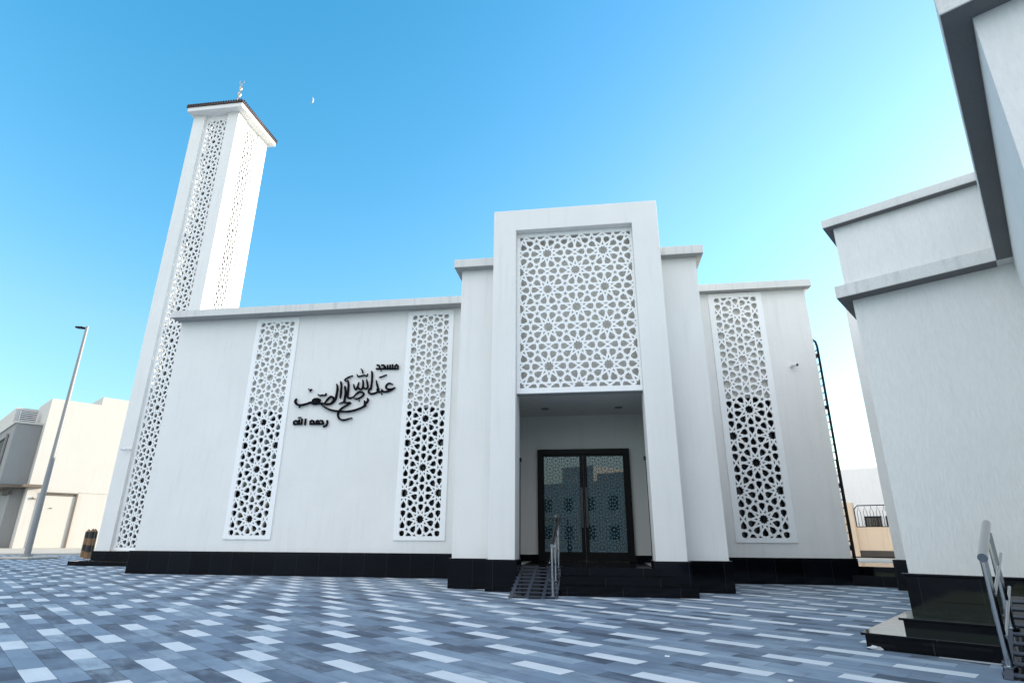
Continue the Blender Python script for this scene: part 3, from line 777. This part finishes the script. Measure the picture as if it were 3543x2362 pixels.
mb = MB(); mb.box(-2.55, .50, 14.83, 14.895, 0, .90); mb.box(-2.60, .51, 14.79, 14.896, .90, .945); mb.box(-2.55, -2.485, 14.896, 30, 0, .9); mb.box(.45, .515, 6.9, 14.8, 0, .92); mb.box(.45, 11.1, 6.88, 6.95, 0, .92)
mb.build('plinth', 'granite', AN, bevel=.01)
mb = MB(); mb.box(-2.585, -.90, 11.02, 14.8, 0, .195); mb.box(-2.63, -.895, 10.95, 14.8, .195, .232); mb.build('step', 'granite_step', AN, bevel=.008)
mb = MB(); mb.box(-2.12, -.90, 11.50, 14.8, .2, .40); mb.box(-2.17, -.895, 11.44, 14.79, .40, .436); mb.build('step', 'granite_step', AN, bevel=.008)
rz = lambda v: .245*(v-9.85)
mb = MB(); mb.prism([(-.89, 9.87, 0), (-.89, 12.9, 0), (-.89, 12.9, rz(12.9)-.005)], (1.33, 0, 0)); mb.box(-.89, .44, 12.9, 14.78, 0, rz(12.9)-.006)
ramp = mb.build('ramp', 'granite_step', AN)
mb = MB()
for u in (-.875, -.42, .02, .37):
    mb.prism([(u, 9.83, -.004), (u, 12.85, rz(12.85)-.004), (u, 12.85, rz(12.85)+.010), (u, 9.83, .010)], (.09, 0, 0))
for k in range(9):
    v = 9.95+.33*k
    mb.prism([(-.90, v, rz(v)-.002), (-.90, v+.075, rz(v+.075)-.002), (-.90, v+.075, rz(v+.075)+.014), (-.90, v, rz(v)+.014)], (1.33, 0, 0))
g = mb.build('anti_slip_grid', 'grid', AN); g.parent = ramp
U0 = -.82
handrail('stainless steel handrail on the ramp of the right hand building, nearest the camera', [(U0, 10.14, 1.375), (U0, 12.05, 1.375+.245*1.91)],
    [((U0-.0, 10.2, rz(10.2)), (U0-.0, 10.2, 1.38)), ((U0+.03, 11.5, rz(11.5)), (U0+.03, 11.5, 1.70))],
    [[(U0+.03, 10.17, .93), (U0+.08, 12.1, 1.40)], [(U0+.04, 10.17, .44), (U0+.08, 12.1, .92)]], (U0, 11, 0), A2)

# ================================================================== passage between the buildings
PS = thing('passage_steps', 'dark granite steps in the gap between the two white buildings', 'steps', (-5, 25.1, 0), A2)
mb = MB(); mb.box(-7.4, -4.3, 25.1, 26.6, 0, .36); mb.build('tread', 'granite_step', PS)
mb = MB(); mb.box(-7.8, -4.31, 26.4, 31, 0, .62); mb.build('tread', 'granite_step', PS)
o = sheet('passage_ground', [rotz(p, A2) for p in ((-30, 31.02), (8, 31.02), (8, 90), (-30, 90))], 'concrete', .6)
GW = thing('garden_wall', 'beige garden wall with a black wrought iron fence on top, seen in the gap', 'wall', (-10, 50.8, .5), A2)
mb = MB(); mb.box(-11.25, 2, 50.8, 51.15, .82, 2.46); mb.build('wall_panel', 'beige', GW)
mb = MB(); mb.box(-11.3, 2, 50.7, 51.2, .4, .82); mb.build('footing', 'house_dark', GW)
mb = MB(); mb.box(-13.5, -11.22, 50.55, 51.3, .4, 4.24); mb.build('pillar', 'beige', GW)
fence = MB()
z0, z1 = 2.49, 4.02
fence.tube([(-11.2, 51, z0), (2, 51, z0)], .035, 6)
fence.tube([(-11.2, 51, z0), (-11.2, 51, 3.76), (-10.95, 51, z1), (2, 51, z1)], .04, 6)
fr = fence.build('fence_rail', 'iron', GW)
for k in range(12):
    u = -10.9 + .42*k; m = MB()
    m.tube([(u-.11, 51, z0), (u-.11, 51, 3.55), (u, 51, 3.86), (u+.11, 51, 3.55), (u+.11, 51, z0)], .018, 6)
    m.tube([(u, 51, 3.86), (u, 51, z1)], .015, 5)
    m.tube([(u-.11, 51, 2.8), (u-.18, 51, 2.7), (u-.14, 51, 2.6)], .014, 5)
    m.build('fence_bar', 'iron', GW)
FB = thing('white_house', 'plain white house with grilled windows behind the beige garden wall', 'house', (-10, 63, .5), A2)
mb = MB(); mb.box(-17, 6, 63, 78, .4, 7.98); mb.build('wall', 'far_white', FB)
for u0, u1 in ((-13.0, -11.73), (-11.3, -10.0)):
    mb = MB(); mb.box(u0, u1, 62.9, 62.99, 1.9, 3.55); w = mb.build('window', 'glass', FB)
    mb = MB(); mb.box(u0-.06, u1+.06, 62.84, 62.895, 3.48, 3.62); mb.box(u0-.06, u0+.05, 62.84, 62.895, 1.9, 3.48)
    for k in range(6): mb.box(u0+.45+.14*k, u0+.48+.14*k, 62.83, 62.86, 1.9, 3.48)
    g = mb.build('window_grille', 'iron', FB); g.parent = w

# ================================================================== street lamp, bollards
lx, ly = -39.97, 37.6
SL = thing('street_lamp', 'tall tapered steel street lamp standing on the plaza in front of the cream house', 'street lamp', (lx, ly, 0))
mb = MB(); mb.tube([(lx, ly, .25), (lx, ly, 17.45)], [.205, .105], 20); mb.tube([(lx, ly, .0), (lx, ly, .3)], [.40, .38], 20); mb.build('pole', 'pole', SL, smooth=True)
mb = MB(); mb.prism([(lx-1.5, ly-1.3, .004), (lx+1.5, ly-1.3, .004), (lx+1.5, ly+1.3, .004), (lx-1.5, ly+1.3, .004)], (0, 0, .14)); mb.build('base', 'concrete', SL, bevel=.05)
mb = MB(); mb.tube([(lx+.02, ly, 17.3), (lx-.35, ly-.04, 17.36)], .08, 10); mb.prism([(lx-.3, ly-.22, 17.28), (lx-.98, ly-.15, 17.36), (lx-.98, ly+.15, 17.36), (lx-.3, ly+.22, 17.28)], (0, 0, .14)); mb.build('lamp_head', 'iron', SL, bevel=.02)
BL = ((-39.37, 41.68, 'brown and black banded bollard farthest from the minaret'), (-36.55, 39.26, 'middle one of three brown and black banded bollards'), (-35.85, 38.3, 'brown and black banded bollard closest to the minaret, partly hidden by it'))
src = None
for i, (x, y, lab) in enumerate(BL):
    if src is None:
        f = thing('bollard', lab, 'bollard', (x, y, 0), 0, 'striped bollards beside the minaret')
        for k in range(4):
            MB().tube([(x, y, .46*k), (x, y, .46*(k+1)-.002)], .19, 8).build('band', 'yellow' if k % 2 == 0 else 'bol_black', f)
        MB().tube([(x, y, 1.84), (x, y, 2.05)], [.19, .015], 8).build('cap', 'yellow', f)
        src = f.o
    else:
        r = src.copy(); COL.objects.link(r); r.location = Vector((x, y, 0))*K; r['label'] = lab
        for ch in list(src.children):
            c = ch.copy(); COL.objects.link(c); c.parent = r

# ================================================================== cream house on the left (street grid)
HU, HV = -56.73, 8.0
G = 1.3
HS = thing('cream_house', 'cream rendered house with flat roofs and a metal gate, behind the street lamp', 'house', (HU, HV, .66), A2)
mb = MB(); mb.box(-61.8, HU, HV, 30, .3, 11.85); mb.build('main_wall', 'house', HS)
mb = MB(); mb.box(-61.7, HU-.01, 11.3, 29.5, 11.85, 12.55); mb.build('roof_parapet', 'house', HS)
mb = MB(); mb.box(HU, HU+.03, 11.25, 30.2, 4.75, 4.82); mb.build('render_joint', 'house', HS)
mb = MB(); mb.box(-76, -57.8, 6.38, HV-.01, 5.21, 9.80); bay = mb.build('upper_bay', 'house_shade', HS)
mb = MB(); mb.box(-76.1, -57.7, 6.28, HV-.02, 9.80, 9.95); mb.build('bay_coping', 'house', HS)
mb = MB(); mb.box(-66, -60.2, 6.34, 6.375, 5.9, 8.9); w = mb.build('window', 'house_dark', HS)
mb = MB(); mb.box(-66.2, -60.0, 6.20, 6.335, 8.9, 9.2); mb.box(-60.2, -60.0, 6.22, 6.335, 5.7, 8.9)
for k in range(8): mb.box(-66, -60.2, 6.25, 6.30, 5.9+.14*k, 5.96+.14*k)
g = mb.build('window_shade', 'house_shade', HS); g.parent = w
mb = MB(); mb.box(-76, -57.6, 6.2, 8.86, 4.98, 5.19); mb.box(-57.6, HU+.5, HV-.4, 8.86, 4.98, 5.19); mb.build('canopy', 'house_brown', HS)
mb = MB(); mb.box(-80, -61.8, 6.57, 28, 9.95, 11.62); mb.build('upper_wall', 'house', HS)
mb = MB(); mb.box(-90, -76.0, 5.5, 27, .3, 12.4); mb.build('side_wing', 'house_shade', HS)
lv = MB(); lv.box(-60.2, -60.12, 6.66, 7.82, 9.95, 11.1); lv.build('louvre_back', 'house_dark', HS); lv = MB()
for k in range(7): lv.box(-60.08, -60.0, 6.7, 7.78, 10.02+.155*k, 10.10+.155*k)
lv.box(-60.06, -59.99, 6.66, 6.72, 9.95, 11.1); lv.box(-60.06, -59.99, 7.76, 7.82, 9.95, 11.1)
lv.build('louvre_screen', 'far_white', HS)
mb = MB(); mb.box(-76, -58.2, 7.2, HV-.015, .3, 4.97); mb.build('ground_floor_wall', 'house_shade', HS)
mb = MB(); mb.box(-60.5, -57.55, 7.0, 7.195, 4.5, 4.97); mb.build('fascia', 'house_dark', HS)
# gate on the sunny side
mb = MB(); mb.box(HU-.0, HU+.06, 9.1, 11.05, .66, 4.45); gt = mb.build('gate', 'gate', HS)
mb = MB(); mb.box(HU, HU+.14, 11.05, 11.17, .66, 4.62); mb.box(HU, HU+.16, 9.0, 11.17, 4.62, 4.70); mb.box(HU, HU+.1, 9.0, 11.17, 4.47, 4.53); mb.box(HU, HU+.14, 8.98, 9.1, .66, 4.62); gf = mb.build('gate_frame', 'house_brown', HS); gf.parent = gt
mb = MB(); mb.box(HU+.06, HU+.12, 9.6, 9.72, 3.5, 3.56); h = mb.build('handle', 'house_brown', HS); h.parent = gt
mb = MB(); mb.box(HU, HU+.12, 8.42, 8.62, 4.15, 4.2); mb.box(HU+.03, HU+.10, 8.35, 8.46, 4.2, 4.28); mb.build('wall_lamp', 'house_brown', HS)
EB = thing('meter_box', 'white electric meter box with two dark vents at the foot of the cream house', 'meter box', (-57.2, 7.0, .66), A2)
mb = MB(); mb.box(-57.6, -56.9, 6.6, 7.05, .66, 1.12); mb.build('cabinet', 'camera_white', EB, bevel=.02)
for v in (6.70, 6.86):
    mb = MB(); mb.box(-56.9, -56.88, v, v+.09, .82, 1.0); mb.build('vent', 'house_dark', EB)

G = None
# ================================================================== houses across the street, behind the viewer (seen only as reflections)
HR = R(34)                            # angle chosen to keep the house fronts in the shade
hh = ((-32, -62, 9.4, 'two storey cream house with flat roof across the street, left in the door reflection'),
      (-17.1, -52, 8.4, 'low cream house across the street mirrored in the glass door'),
      (-2.2, -42, 9.6, 'two storey cream house across the street mirrored in the door centre'),
      (12.7, -32, 8.0, 'cream house with a stepped roof across the street, right in the reflections'))
for i, (X_, Y_, z, lab) in enumerate(hh):
    q = rotz((X_, Y_, 0), -HR); u0, u1, v = q.x-8.97, q.x+8.97, q.y
    f = thing('street_house', lab, 'house', (q.x, v, 0), HR, 'houses across the street')
    mb = MB(); mb.box(u0, u1, v-14, v, -.05, z); mb.build('wall', 'house', f)
    mb = MB(); mb.box(u0+2+i, u0+8+i, v-11, v-2, z, z+2.6); mb.box(u1-6, u1-.01, v-.6, v-.01, z, z+1.0); mb.build('roof_room', 'house', f)
    for k in range(4):
        uu = u0+1.8+4*k
        for zz in (1.4, 5.4):
            if uu+1.6 > u1: continue
            mb = MB(); mb.box(uu, uu+1.5, v+.0, v+.06, zz, zz+1.9); mb.build('window', 'glass', f)
    mb = MB(); mb.box(u0+.5, u0+5, v+.01, v+1.6, 4.5, 4.9); mb.build('balcony', 'house', f)

# ================================================================== small things
def crumple(name, label, x, y, s, seed):
    random.seed(seed)
    import bmesh
    bm = bmesh.new(); bmesh.ops.create_icosphere(bm, subdivisions=2, radius=1)
    for v in bm.verts:
        n = 1 + random.uniform(-.38, .3)
        v.co = Vector((v.co.x*s[0]*n, v.co.y*s[1]*n, v.co.z*s[2]*n + s[2]*.8))
    me = bpy.data.meshes.new(name); bm.to_mesh(me); bm.free(); me.materials.append(M['paper'])
    o = bpy.data.objects.new(name, me); COL.objects.link(o); o.location = (x*K, y*K, 0)
    tag(o, label, 'litter')
crumple('crumpled_paper', 'crumpled white paper lying in front of the black granite step at the right', 4.22, 10.5, (.10, .05, .022), 3)
crumple('paper_scrap', 'tiny white paper scrap lying on the paving in the middle of the plaza', .91, 9.36, (.022, .016, .008), 5)
crumple('paper_scrap', 'tiny white paper scrap on the paving near the bottom right edge', 2.2, 8.1, (.022, .016, .008), 6)

# the day moon: its sunlit crescent, far off
MD = Vector((-.410, .655, .635)).normalized(); D = 2600.0; RAD = D*math.tan(R(.285))
def moon():
    tocam = -MD
    up = Vector((0, 0, 1)); side = up.cross(tocam).normalized(); side2 = tocam.cross(side).normalized()
    roll = R(-14)
    ax = side*math.cos(roll) + side2*math.sin(roll); ay = tocam.cross(ax).normalized()
    if ax.dot(Vector((1, .3, 0))) < 0: ax, ay = -ax, -ay
    me = bpy.data.meshes.new('moon'); vs, fs = [], []
    n, m = 24, 8
    for shell in (1.0, .93):
        for i in range(n+1):
            th = math.pi*(i/n) - math.pi/2
            for j in range(m+1):
                ph = R(0) + (R(54))*(j/m)          # 0 = limb, towards the observer
                d = ax*math.cos(th)*math.cos(ph) + tocam*math.cos(th)*math.sin(ph) + ay*math.sin(th)
                vs.append(tuple(d*RAD*shell))
    N1 = (n+1)*(m+1)
    for i in range(n):
        for j in range(m):
            a = i*(m+1)+j
            fs.append((a, a+1, a+m+2, a+m+1)); fs.append((N1+a, N1+a+m+1, N1+a+m+2, N1+a+1))
        a = i*(m+1); fs.append((a, a+m+1, N1+a+m+1, N1+a)); a += m; fs.append((a+m+1, a, N1+a, N1+a+m+1))
    me.from_pydata(vs, [], fs); me.materials.append(M['moon'])
    for p in me.polygons: p.use_smooth = True
    o = bpy.data.objects.new('moon', me); COL.objects.link(o); o.location = MD*D
    tag(o, 'pale crescent moon in the blue sky right of the minaret top', 'moon')
moon()
